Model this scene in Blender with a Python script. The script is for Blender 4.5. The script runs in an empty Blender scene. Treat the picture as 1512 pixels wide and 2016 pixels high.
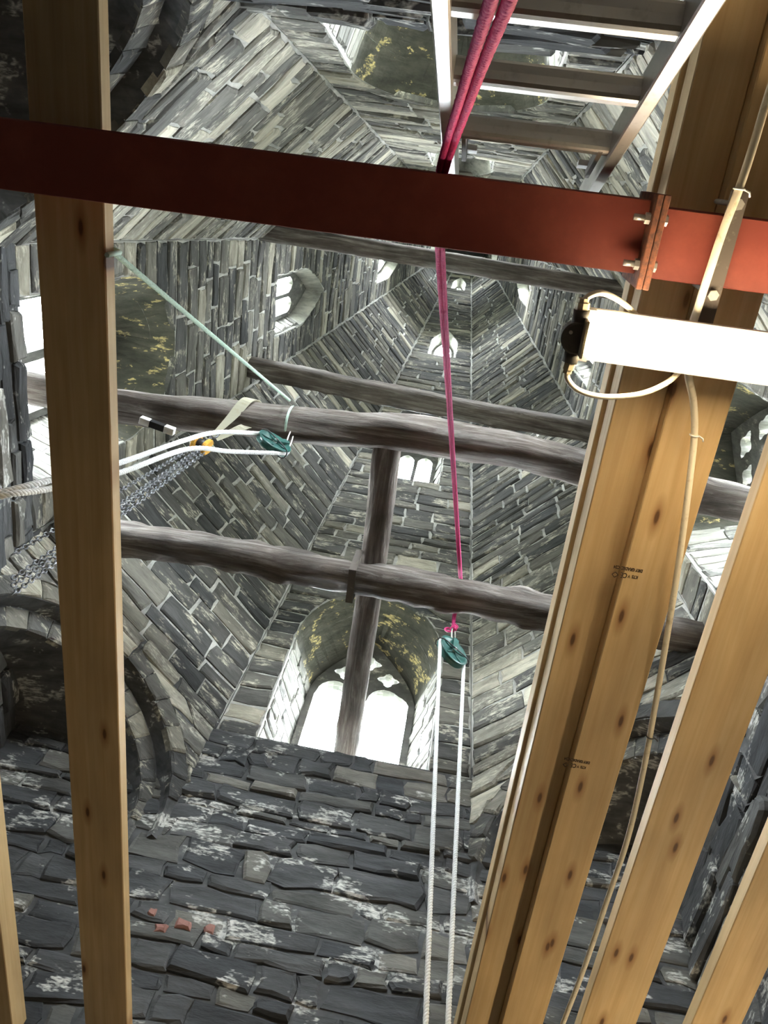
import bpy, math, random
from mathutils import Vector, Matrix, noise
from mathutils.geometry import tessellate_polygon

random.seed(7)
scene = bpy.context.scene
COL = scene.collection
ZC = 1.6                       # eye height of the camera above the floor; heights below are given from the eye

# ------------------------------------------------------------------ camera
FPX = 1568.5
RIGHT = Vector((0.98489757, -0.11349754, 0.13074816))
DOWN = Vector((0.15667300, 0.90564765, -0.39402525))
FWD = Vector((-0.07369087, 0.40855922, 0.90975218))
cam_d = bpy.data.cameras.new('camera')
cam = bpy.data.objects.new('camera', cam_d)
COL.objects.link(cam)
cam_d.sensor_fit = 'AUTO'
cam_d.sensor_width = 36.0
cam_d.lens = FPX * 36.0 / 2016.0
cam_d.clip_start = 0.02
cam.matrix_world = Matrix(((RIGHT.x, -DOWN.x, -FWD.x, 0), (RIGHT.y, -DOWN.y, -FWD.y, 0), (RIGHT.z, -DOWN.z, -FWD.z, ZC), (0, 0, 0, 1)))
scene.camera = cam

# ------------------------------------------------------------------ sky and exposure
SKY = 26.0
LAMP = 8.0
LOW_LAMP = 8.0
scene.view_settings.view_transform = 'Standard'
scene.view_settings.look = 'None'
scene.view_settings.gamma = 1.0
scene.view_settings.exposure = 2.5
world = bpy.data.worlds.new('overcast_sky')
scene.world = world
world.use_nodes = True
wn = world.node_tree.nodes
wl = world.node_tree.links
wn.clear()
w_out = wn.new('ShaderNodeOutputWorld')
w_bg = wn.new('ShaderNodeBackground')
w_tc = wn.new('ShaderNodeTexCoord')
w_sep = wn.new('ShaderNodeSeparateXYZ')
w_ramp = wn.new('ShaderNodeValToRGB')
w_ramp.color_ramp.elements[0].position = 0.48
w_ramp.color_ramp.elements[0].color = (0.10, 0.11, 0.09, 1)
w_ramp.color_ramp.elements[1].position = 0.52
w_ramp.color_ramp.elements[1].color = (0.94, 0.97, 1.0, 1)
w_map = wn.new('ShaderNodeMath'); w_map.operation = 'MULTIPLY_ADD'
w_map.inputs[1].default_value = 0.5; w_map.inputs[2].default_value = 0.5
wl.new(w_tc.outputs['Generated'], w_sep.inputs[0])
wl.new(w_sep.outputs['Z'], w_map.inputs[0])
wl.new(w_map.outputs[0], w_ramp.inputs[0])
wl.new(w_ramp.outputs[0], w_bg.inputs[0])
w_bg.inputs[1].default_value = SKY
wl.new(w_bg.outputs[0], w_out.inputs[0])
scene.cycles.max_bounces = 6
scene.cycles.diffuse_bounces = 5
scene.cycles.transparent_max_bounces = 12
scene.cycles.use_denoising = True
scene.cycles.use_adaptive_sampling = True
scene.cycles.adaptive_threshold = 0.1
scene.cycles.debug_bvh_type = 'STATIC_BVH'
scene.cycles.debug_use_spatial_splits = True


# ------------------------------------------------------------------ helpers
def P(x, y, z):
    d = RIGHT * ((x - 756) / FPX) + DOWN * ((y - 1008) / FPX) + FWD
    return d * (z / d.z)


def PY(x, y, Y):
    d = RIGHT * ((x - 756) / FPX) + DOWN * ((y - 1008) / FPX) + FWD
    return d * (Y / d.y)


def V(*a):
    return Vector(a)


class MB:
    def __init__(self):
        self.v = []
        self.f = []
        self.sm = []

    def add(self, verts, faces, smooth=False):
        o = len(self.v)
        self.v += [Vector(p) for p in verts]
        self.f += [tuple(i + o for i in f) for f in faces]
        self.sm += [smooth] * len(faces)
        return self

    def box(self, lo, hi, rot=None, bevel=0.0):
        lo = Vector(lo); hi = Vector(hi)
        c = (lo + hi) / 2
        h = (hi - lo) / 2
        return self.obox(c, h, rot, bevel)

    def obox(self, c, h, rot=None, bevel=0.0):
        c = Vector(c)
        rot = rot or Matrix.Identity(3)
        b = min(bevel, min(h) * 0.9)
        if b <= 0:
            vs = [c + rot @ Vector((sx * h[0], sy * h[1], sz * h[2])) for sx in (-1, 1) for sy in (-1, 1) for sz in (-1, 1)]
            fs = [(0, 1, 3, 2), (4, 6, 7, 5), (0, 4, 5, 1), (2, 3, 7, 6), (0, 2, 6, 4), (1, 5, 7, 3)]
            return self.add(vs, fs)
        # chamfered along x axis edges and ends
        prof = [(-h[1] + b, -h[2]), (h[1] - b, -h[2]), (h[1], -h[2] + b), (h[1], h[2] - b), (h[1] - b, h[2]), (-h[1] + b, h[2]), (-h[1], h[2] - b), (-h[1], -h[2] + b)]
        vs = []
        for x, s in ((-h[0], 1 - b / max(h[1], h[2])), (-h[0] + b, 1), (h[0] - b, 1), (h[0], 1 - b / max(h[1], h[2]))):
            for (py, pz) in prof:
                vs.append(c + rot @ Vector((x, py * s, pz * s)))
        fs = []
        for k in range(3):
            for i in range(8):
                j = (i + 1) % 8
                fs.append((k * 8 + i, k * 8 + j, k * 8 + 8 + j, k * 8 + 8 + i))
        fs.append(tuple(range(7, -1, -1)))
        fs.append(tuple(range(24, 32)))
        return self.add(vs, fs)

    def loft(self, rings, closed=True, caps=True, smooth=True):
        n = len(rings[0])
        vs = [p for r in rings for p in r]
        fs = []
        for k in range(len(rings) - 1):
            for i in range(n if closed else n - 1):
                j = (i + 1) % n
                fs.append((k * n + i, k * n + j, k * n + n + j, k * n + n + i))
        self.add(vs, fs, smooth)
        if caps and closed:
            o = len(self.v) - len(vs)
            self.f.append(tuple(o + i for i in range(n - 1, -1, -1))); self.sm.append(False)
            self.f.append(tuple(o + len(vs) - n + i for i in range(n))); self.sm.append(False)
        return self

    def tube(self, pts, r, n=8, caps=True, smooth=True, closed=False):
        pts = [Vector(p) for p in pts]
        rad = r if isinstance(r, (list, tuple)) else [r] * len(pts)
        rings = []
        up = None
        m = len(pts)
        for i, p in enumerate(pts):
            a = pts[(i - 1) % m] if (closed or i > 0) else pts[i]
            b = pts[(i + 1) % m] if (closed or i < m - 1) else pts[i]
            t = (b - a).normalized()
            if up is None:
                up = t.orthogonal().normalized()
            up = (up - t * up.dot(t))
            up = up.normalized() if up.length > 1e-6 else t.orthogonal().normalized()
            s = t.cross(up)
            rings.append([p + (up * math.cos(q) + s * math.sin(q)) * rad[i] for q in [2 * math.pi * k / n for k in range(n)]])
        if closed:
            rings.append(rings[0])
            caps = False
        return self.loft(rings, True, caps, smooth)

    def cyl(self, a, b, r, n=16, r2=None, smooth=True):
        return self.tube([a, b], [r, r2 if r2 is not None else r], n, True, smooth)

    def revolve(self, c, axis, prof, n=24, smooth=True):
        axis = Vector(axis).normalized()
        u = axis.orthogonal().normalized()
        w = axis.cross(u)
        rings = [[Vector(c) + axis * h + (u * math.cos(2 * math.pi * k / n) + w * math.sin(2 * math.pi * k / n)) * r for k in range(n)] for (r, h) in prof]
        return self.loft(rings, True, True, smooth)


def origin_of(o):
    p = Vector((0, 0, -ZC))
    while o is not None:
        p = p + o.location
        o = o.parent
    return p


def setp(o, label=None, cat=None, group=None, kind=None):
    if label: o['label'] = label
    if cat: o['category'] = cat
    if group: o['group'] = group
    if kind: o['kind'] = kind
    return o


def thing(name, loc, label=None, cat=None, group=None, kind=None):
    o = bpy.data.objects.new(name, None)
    o.empty_display_size = 0.05
    o.location = Vector(loc) + Vector((0, 0, ZC))
    COL.objects.link(o)
    return setp(o, label, cat, group, kind)


def obj(name, mb, mat, parent=None, label=None, cat=None, group=None, kind=None, frame=None):
    me = bpy.data.meshes.new(name)
    if parent is None:
        xs = [v.x for v in mb.v]; ys = [v.y for v in mb.v]; zs = [v.z for v in mb.v]
        loc = Vector(((min(xs) + max(xs)) / 2, (min(ys) + max(ys)) / 2, min(zs)))
        base = loc
    else:
        base = origin_of(parent)
        loc = None
    if frame is not None:            # local axes: columns of frame, origin at the centre of the mesh
        c = sum(mb.v, Vector()) / len(mb.v)
        inv = frame.transposed()
        vs = [inv @ (v - c) for v in mb.v]
    else:
        vs = [v - base for v in mb.v]
    me.from_pydata([tuple(v) for v in vs], [], mb.f)
    me.polygons.foreach_set('use_smooth', mb.sm)
    me.materials.append(mat)
    me.update()
    o = bpy.data.objects.new(name, me)
    COL.objects.link(o)
    if parent is None:
        if frame is not None:
            o.matrix_world = Matrix.Translation(c + Vector((0, 0, ZC))) @ frame.to_4x4()
        else:
            o.location = loc + Vector((0, 0, ZC))
    else:
        o.parent = parent
        if frame is not None:
            o.matrix_basis = Matrix.Translation(c - base) @ frame.to_4x4()
    return setp(o, label, cat, group, kind)


# ------------------------------------------------------------------ materials
def mat_new(name, rough=0.7, metal=0.0, color=(0.5, 0.5, 0.5)):
    m = bpy.data.materials.new(name)
    m.use_nodes = True
    nt = m.node_tree
    b = nt.nodes['Principled BSDF']
    b.inputs['Base Color'].default_value = (*color, 1)
    b.inputs['Roughness'].default_value = rough
    b.inputs['Metallic'].default_value = metal
    return m, nt, b


def N(nt, typ, **kw):
    n = nt.nodes.new(typ)
    for k, v in kw.items():
        if k.startswith('i_'):
            key = k[2:]
            n.inputs[int(key) if key.isdigit() else key].default_value = v
        else:
            setattr(n, k, v)
    return n


def ramp(nt, stops, fac=None, interp='LINEAR'):
    r = nt.nodes.new('ShaderNodeValToRGB')
    r.color_ramp.interpolation = interp
    e = r.color_ramp.elements
    while len(e) < len(stops):
        e.new(0.5)
    for i, (p, c) in enumerate(stops):
        e[i].position = p
        e[i].color = (c, c, c, 1) if isinstance(c, (int, float)) else (*c, 1)
    if fac is not None:
        nt.links.new(fac, r.inputs[0])
    return r


def mix(nt, a, b, fac, mode='MIX'):
    m = nt.nodes.new('ShaderNodeMix')
    m.data_type = 'RGBA'
    m.blend_type = mode
    for sock, val in ((m.inputs[0], fac), (m.inputs[6], a), (m.inputs[7], b)):
        if hasattr(val, 'is_output'):
            nt.links.new(val, sock)
        elif isinstance(val, (int, float)):
            sock.default_value = val
        else:
            sock.default_value = (*val, 1)
    return m.outputs[2]


def bump(nt, b, h, strength=0.5, dist=0.01):
    n = nt.nodes.new('ShaderNodeBump')
    n.inputs['Strength'].default_value = strength
    n.inputs['Distance'].default_value = dist
    nt.links.new(h, n.inputs['Height'])
    nt.links.new(n.outputs[0], b.inputs['Normal'])


def coords(nt, scale=(1, 1, 1), rand=True):
    tc = nt.nodes.new('ShaderNodeTexCoord')
    mp = nt.nodes.new('ShaderNodeMapping')
    mp.inputs['Scale'].default_value = scale
    nt.links.new(tc.outputs['Object'], mp.inputs[0])
    if rand:
        oi = nt.nodes.new('ShaderNodeObjectInfo')
        ge = nt.nodes.new('ShaderNodeNewGeometry')
        ad = nt.nodes.new('ShaderNodeMath'); ad.operation = 'ADD'
        nt.links.new(oi.outputs['Random'], ad.inputs[0])
        if rand == 'island':
            nt.links.new(ge.outputs['Random Per Island'], ad.inputs[1])
        else:
            ad.inputs[1].default_value = 0.0
        fr_ = nt.nodes.new('ShaderNodeMath'); fr_.operation = 'FRACT'
        nt.links.new(ad.outputs[0], fr_.inputs[0])
        mu = nt.nodes.new('ShaderNodeMath'); mu.operation = 'MULTIPLY'
        mu.inputs[1].default_value = 57.0
        nt.links.new(fr_.outputs[0], mu.inputs[0])
        cx = nt.nodes.new('ShaderNodeCombineXYZ')
        for i in range(3):
            nt.links.new(mu.outputs[0], cx.inputs[i])
        nt.links.new(cx.outputs[0], mp.inputs['Location'])
        return mp.outputs[0], fr_.outputs[0]
    return mp.outputs[0], None


def stone_material(name, stops, patch=(0.50, 0.47, 0.40), patch_lo=0.56, patch_hi=0.66, rand='island', wide=None, relief=True):
    m, nt, b = mat_new(name, 0.9)
    vec, rnd = coords(nt, (2.2, 9.0, 3.0), rand)          # drawn out along the bedding
    if wide:                                   # smears of limewash that run on from stone to stone
        gp = nt.nodes.new('ShaderNodeNewGeometry')
        mp2 = nt.nodes.new('ShaderNodeMapping')
        mp2.inputs['Scale'].default_value = wide
        nt.links.new(gp.outputs['Position'], mp2.inputs[0])
        vec2 = mp2.outputs[0]
    else:
        vec2, _ = coords(nt, (4.0, 8.0, 5.0), rand)
    n1 = N(nt, 'ShaderNodeTexNoise', i_Scale=1.6, i_Detail=4.0, i_Roughness=0.65)
    nt.links.new(vec, n1.inputs['Vector'])
    n2 = N(nt, 'ShaderNodeTexNoise', i_Scale=1.1, i_Detail=4.0, i_Roughness=0.7)
    nt.links.new(vec2, n2.inputs['Vector'])
    n3 = N(nt, 'ShaderNodeTexNoise', i_Scale=7.0, i_Detail=3.0, i_Roughness=0.7)
    nt.links.new(vec, n3.inputs['Vector'])
    if rand:
        base = ramp(nt, stops, rnd).outputs[0]
    else:
        base = ramp(nt, stops, n2.outputs[0]).outputs[0]
    tone = ramp(nt, [(0.25, 0.45), (0.75, 1.55)], n1.outputs[0]).outputs[0]
    c = mix(nt, base, tone, 1.0, 'MULTIPLY')
    pm = ramp(nt, [(patch_lo, 0.0), (patch_hi, 1.0)], n2.outputs[0]).outputs[0]
    pm2 = ramp(nt, [(0.42, 0.0), (0.62, 1.0)], n3.outputs[0]).outputs[0]
    pf = mix(nt, pm, pm2, 1.0, 'MULTIPLY')
    c = mix(nt, c, patch, pf)
    nt.links.new(c, b.inputs['Base Color'])
    if relief:
        bump(nt, b, n1.outputs[0], 0.9, 0.016)
    return m


M = {}
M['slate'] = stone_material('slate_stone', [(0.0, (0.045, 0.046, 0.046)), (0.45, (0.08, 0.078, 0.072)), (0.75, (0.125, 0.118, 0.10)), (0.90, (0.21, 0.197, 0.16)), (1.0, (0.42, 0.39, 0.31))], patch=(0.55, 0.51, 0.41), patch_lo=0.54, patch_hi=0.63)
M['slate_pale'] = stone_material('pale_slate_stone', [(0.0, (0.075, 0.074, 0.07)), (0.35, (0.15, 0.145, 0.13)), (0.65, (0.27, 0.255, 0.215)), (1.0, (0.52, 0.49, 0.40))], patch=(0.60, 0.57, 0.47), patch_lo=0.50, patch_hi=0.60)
M['rubble'] = stone_material('dark_rubble', [(0.0, (0.04, 0.042, 0.046)), (0.6, (0.07, 0.071, 0.073)), (0.85, (0.10, 0.098, 0.09)), (1.0, (0.17, 0.16, 0.14))], patch=(0.60, 0.59, 0.55), patch_lo=0.56, patch_hi=0.60, wide=(3.0, 3.0, 5.5))
M['mortar'] = stone_material('lime_mortar', [(0.3, (0.30, 0.295, 0.28)), (0.7, (0.50, 0.49, 0.45))], patch=(0.12, 0.12, 0.12), patch_lo=0.6, patch_hi=0.7, rand=False, relief=False)
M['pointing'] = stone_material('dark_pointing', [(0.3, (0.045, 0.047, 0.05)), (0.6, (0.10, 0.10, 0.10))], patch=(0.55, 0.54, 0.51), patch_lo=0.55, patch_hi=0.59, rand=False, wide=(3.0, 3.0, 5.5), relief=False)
M['reveal'] = stone_material('whitewashed_reveal', [(0.2, (0.10, 0.097, 0.088)), (0.8, (0.22, 0.212, 0.19))], patch=(0.42, 0.41, 0.37), patch_lo=0.5, patch_hi=0.62)
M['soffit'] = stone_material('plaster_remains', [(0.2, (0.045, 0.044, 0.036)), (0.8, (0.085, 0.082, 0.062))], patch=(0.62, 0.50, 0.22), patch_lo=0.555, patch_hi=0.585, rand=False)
M['tracery'] = stone_material('tracery_stone', [(0.2, (0.09, 0.09, 0.085)), (0.8, (0.16, 0.155, 0.14))], rand=False)
M['floor'] = stone_material('dusty_boards', [(0.2, (0.05, 0.045, 0.038)), (0.8, (0.10, 0.085, 0.07))], rand=False)
M['brick'], _nt, _b = mat_new('red_brick', 0.9, 0, (0.30, 0.15, 0.125))


def pine_material():
    m, nt, b = mat_new('pale_pine', 0.62)
    vec, rnd = coords(nt, (0.5, 16.0, 16.0))
    g = N(nt, 'ShaderNodeTexNoise', i_Scale=2.5, i_Detail=6.0, i_Roughness=0.6, i_Distortion=0.6)
    nt.links.new(vec, g.inputs['Vector'])
    vec2, _ = coords(nt, (2.6, 9.0, 9.0))
    blot = N(nt, 'ShaderNodeTexNoise', i_Scale=0.9, i_Detail=3.0)
    nt.links.new(vec2, blot.inputs['Vector'])
    c = ramp(nt, [(0.3, (0.56, 0.37, 0.17)), (0.55, (0.64, 0.45, 0.225)), (0.8, (0.71, 0.53, 0.29))], g.outputs[0]).outputs[0]
    t = ramp(nt, [(0.3, 0.78), (0.7, 1.08)], blot.outputs[0]).outputs[0]
    c = mix(nt, c, t, 1.0, 'MULTIPLY')
    # knots: sparse cells, dark heart with a brown halo
    vec3, _ = coords(nt, (2.6, 9.0, 0.6))
    vo = N(nt, 'ShaderNodeTexVoronoi', voronoi_dimensions='2D', i_Scale=1.25)
    nt.links.new(vec3, vo.inputs['Vector'])
    sep = nt.nodes.new('ShaderNodeSeparateColor')
    nt.links.new(vo.outputs['Color'], sep.inputs[0])
    pick = ramp(nt, [(0.60, 0.0), (0.62, 1.0)], sep.outputs[0]).outputs[0]
    halo = ramp(nt, [(0.05, 0.9), (0.13, 0.45), (0.24, 0.0)], vo.outputs['Distance']).outputs[0]
    core = ramp(nt, [(0.045, 0.8), (0.085, 0.0)], vo.outputs['Distance']).outputs[0]
    c = mix(nt, c, (0.30, 0.135, 0.04), mix(nt, halo, pick, 1.0, 'MULTIPLY'))
    c = mix(nt, c, (0.07, 0.03, 0.012), mix(nt, core, pick, 1.0, 'MULTIPLY'))
    nt.links.new(c, b.inputs['Base Color'])
    bump(nt, b, g.outputs[0], 0.12, 0.002)
    return m


M['pine'] = pine_material()


def oak_material():
    m, nt, b = mat_new('old_oak', 0.8)
    vec, rnd = coords(nt, (0.9, 14.0, 14.0))
    g = N(nt, 'ShaderNodeTexNoise', i_Scale=2.0, i_Detail=8.0, i_Roughness=0.7, i_Distortion=0.8)
    nt.links.new(vec, g.inputs['Vector'])
    vec2, _ = coords(nt, (2, 3, 3))
    d = N(nt, 'ShaderNodeTexNoise', i_Scale=2.0, i_Detail=4.0)
    nt.links.new(vec2, d.inputs['Vector'])
    c = ramp(nt, [(0.3, (0.05, 0.037, 0.031)), (0.5, (0.15, 0.122, 0.105)), (0.7, (0.36, 0.33, 0.31))], g.outputs[0]).outputs[0]
    t = ramp(nt, [(0.35, 0.6), (0.7, 1.2)], d.outputs[0]).outputs[0]
    c = mix(nt, c, t, 1.0, 'MULTIPLY')
    nt.links.new(c, b.inputs['Base Color'])
    bump(nt, b, g.outputs[0], 0.9, 0.012)
    return m


M['oak'] = oak_material()


def speckled(name, color, color2, rough, metal=0.0, scale=30, lo=0.55, hi=0.7, bstr=0.1):
    m, nt, b = mat_new(name, rough, metal)
    vec, _ = coords(nt, (1, 1, 1))
    n = N(nt, 'ShaderNodeTexNoise', i_Scale=scale, i_Detail=6.0, i_Roughness=0.65)
    nt.links.new(vec, n.inputs['Vector'])
    c = ramp(nt, [(lo, color), (hi, color2)], n.outputs[0]).outputs[0]
    nt.links.new(c, b.inputs['Base Color'])
    bump(nt, b, n.outputs[0], bstr, 0.002)
    return m


M['red_steel'] = speckled('red_oxide_paint', (0.20, 0.038, 0.024), (0.26, 0.06, 0.036), 0.5, 0, 9, 0.45, 0.75)
M['rust'] = speckled('rusty_plate', (0.22, 0.075, 0.035), (0.10, 0.04, 0.025), 0.85, 0, 60, 0.4, 0.6, 0.5)
M['zinc'] = speckled('zinc_bolt', (0.62, 0.60, 0.55), (0.42, 0.40, 0.36), 0.4, 0.6, 60)
M['alu'] = speckled('aluminium', (0.62, 0.61, 0.59), (0.50, 0.49, 0.47), 0.32, 0.9, 40)
M['white_plastic'] = speckled('white_plastic', (0.78, 0.78, 0.76), (0.62, 0.62, 0.60), 0.5, 0, 30)
M['strap_steel'] = speckled('dull_steel_strap', (0.12, 0.10, 0.085), (0.2, 0.17, 0.14), 0.55, 0.3, 40)
M['black_rubber'], _nt, _b = mat_new('black_plastic', 0.5, 0, (0.02, 0.02, 0.022))
M['grey_box'] = speckled('grey_conduit_box', (0.075, 0.068, 0.055), (0.05, 0.045, 0.036), 0.7, 0, 45)
M['brass'] = speckled('aged_gland', (0.42, 0.36, 0.24), (0.30, 0.25, 0.16), 0.55, 0.2, 60)
M['cable'] = speckled('dusty_white_cable', (0.78, 0.70, 0.54), (0.52, 0.42, 0.27), 0.6, 0, 25)
M['rope_white'], _nt, _b = mat_new('white_rope', 0.8, 0, (0.82, 0.83, 0.83))
M['rope_pink'] = speckled('magenta_rope', (0.56, 0.032, 0.17), (0.38, 0.02, 0.17), 0.7, 0, 60)
M['rope_green'] = speckled('pale_green_rope', (0.50, 0.66, 0.56), (0.30, 0.44, 0.38), 0.75, 0, 60)
M['sling'] = speckled('webbing_sling', (0.40, 0.38, 0.29), (0.34, 0.30, 0.16), 0.85, 0, 12)
M['pulley_green'] = speckled('green_enamel', (0.022, 0.095, 0.082), (0.05, 0.16, 0.145), 0.35, 0, 20)
M['hoist_yellow'] = speckled('yellow_enamel', (0.80, 0.42, 0.06), (0.66, 0.30, 0.04), 0.4, 0, 25)
M['chain'] = speckled('steel_chain', (0.16, 0.165, 0.18), (0.36, 0.37, 0.39), 0.35, 0.8, 60)
M['ink'], _nt, _b = mat_new('stamp_ink', 0.8, 0, (0.05, 0.03, 0.014))
M['wire'], _nt, _b = mat_new('bird_wire', 0.5, 0.6, (0.3, 0.3, 0.3))


def glass_material():
    m = bpy.data.materials.new('dusty_glass')
    m.use_nodes = True
    nt = m.node_tree
    nt.nodes.clear()
    o = nt.nodes.new('ShaderNodeOutputMaterial')
    t = nt.nodes.new('ShaderNodeBsdfTransparent')
    t.inputs[0].default_value = (0.93, 0.96, 0.96, 1)
    g = nt.nodes.new('ShaderNodeBsdfGlossy')
    g.inputs['Roughness'].default_value = 0.15
    x = nt.nodes.new('ShaderNodeMixShader')
    x.inputs[0].default_value = 0.06
    nt.links.new(t.outputs[0], x.inputs[1]); nt.links.new(g.outputs[0], x.inputs[2])
    nt.links.new(x.outputs[0], o.inputs[0])
    return m


M['glass'] = glass_material()


def lamp_material(name, power):
    m, nt, b = mat_new(name, 0.4, 0, (0.9, 0.88, 0.8))
    b.inputs['Emission Color'].default_value = (1.0, 0.80, 0.52, 1)
    b.inputs['Emission Strength'].default_value = power
    return m


M['lamp'] = lamp_material('lit_diffuser', LAMP)
M['low_lamp'] = lamp_material('lit_low_diffuser', LOW_LAMP)

# ------------------------------------------------------------------ the tower and spire
AX, AY, TH = -0.3763, 1.5246, math.radians(0.836)
Z1, ZAP, A1 = 4.162, 20.0, 2.0485
K = A1 / (ZAP - Z1)
T8 = math.tan(math.radians(22.5))
ZCAP = 17.0
VCAP = (ZCAP - Z1) * math.sqrt(1 + K * K)
WALL = 0.55                               # tower wall and the depth of the lowest windows
TW = 0.20                                 # spire wall
DEP = [0.55, 0.20, 0.20, 0.20]            # depth of the four tiers of openings
FL = -ZC                                  # floor height from the eye


class Face:
    """frame on a wall: t across (to the left seen from inside is +), v up the wall, N into the room"""
    def __init__(self, phi, slope=True):
        a = math.radians(phi) + TH
        self.o = V(math.cos(a), math.sin(a), 0)
        self.O = V(AX, AY, Z1) + self.o * A1
        k = K if slope else 0
        self.V = V(-self.o.x * k, -self.o.y * k, 1).normalized()
        self.T = V(-self.o.y, self.o.x, 0)
        self.N = -self.T.cross(self.V)
        if self.N.dot(self.o) > 0:
            self.N = -self.N
        # right handed frame: U = V x N
        self.U = self.V.cross(self.N)
        self.R = Matrix((self.U, self.V, self.N)).transposed()
        self.s = 1.0 if self.U.dot(self.T) > 0 else -1.0

    def p(self, t, v, n=0.0):
        return self.O + self.T * t + self.V * v + self.N * n


class Opening:
    def __init__(self, hw, v0, vs, vt, kind='round', c=0.0, hw_sill=None):
        self.hw, self.v0, self.vs, self.vt, self.kind, self.c = hw, v0, vs, vt, kind, c

    def w(self, v):
        if v < self.v0 - 1e-6 or v > self.vt + 1e-6:
            return 0.0
        if v <= self.vs:
            return self.hw
        q = (v - self.vs) / (self.vt - self.vs)
        if self.kind == 'round':
            return self.hw * math.sqrt(max(0.0, 1 - q * q))
        if self.kind == 'pointed':
            return self.hw * max(0.0, 1 - q ** 1.5)
        return self.hw * max(0.0, 1 - q)

    def loop(self, n=10):
        pts = [(self.c + self.hw, self.v0), (self.c + self.hw, self.vs)]
        for i in range(1, n):
            q = math.sin(math.pi / 2 * i / n)
            v = self.vs + (self.vt - self.vs) * q
            pts.append((self.c + self.w(v), v))
        pts.append((self.c, self.vt))
        left = [(2 * self.c - t, v) for (t, v) in pts[:-1]]
        return pts + left[::-1]


def stone_mesh(q, fr, depth, rng, jag=0.010, n=0.0):
    """one stone: q = four (t, v) corners (left-low, right-low, right-high, left-high)"""
    a, b, c, d = [Vector((x, y)) for x, y in q]
    ln = max((b - a).length, (c - d).length)
    k = 1 if ln < 0.12 else (2 if ln < 0.3 else 3)
    pts = []
    for (p0, p1, m) in ((a, b, k), (b, c, 1), (c, d, k), (d, a, 1)):
        for i in range(m + 1 if m == 1 and k > 0 else m):
            f = i / (m if m > 1 else 2)
            if m == 1 and i == 1:
                f = 0.5
            if m == 1 and i > 1:
                break
            pts.append(p0.lerp(p1, f))
    cen = (a + b + c + d) / 4
    out = []
    hgt = min((d - a).length, (c - b).length)
    j = min(jag, hgt * 0.14)
    for p in pts:
        pull = 0.02 + rng.random() * 0.05
        out.append(p.lerp(cen, pull * 0.35) + Vector((rng.uniform(-j, j), rng.uniform(-j, j))))
    m = len(out)
    ins = []
    for p in out:
        dirv = cen - p
        ins.append(p + Vector((max(-0.016, min(0.016, dirv.x * 0.3)), max(-0.012, min(0.012, dirv.y * 0.3)))))
    mb = MB()
    tilt = rng.uniform(-0.05, 0.05); tilt2 = rng.uniform(-0.12, 0.12)
    back = [fr.p(p.x, p.y, n - 0.03) for p in out]
    front = [fr.p(p.x, p.y, n + depth * rng.uniform(0.45, 0.75)) for p in out]
    top = [fr.p(p.x, p.y, n + max(0.002, depth + tilt * (p.x - cen.x) + tilt2 * (p.y - cen.y) + rng.uniform(-0.004, 0.004))) for p in ins]
    vs = back + front + top
    fs = []
    for r in range(2):
        for i in range(m):
            jn = (i + 1) % m
            fs.append((r * m + i, r * m + jn, (r + 1) * m + jn, (r + 1) * m + i))
    fs.append(tuple(2 * m + i for i in range(m)))
    if fr.s < 0:
        fs = [f[::-1] for f in fs]
    mb.add(vs, fs)
    return mb


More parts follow.
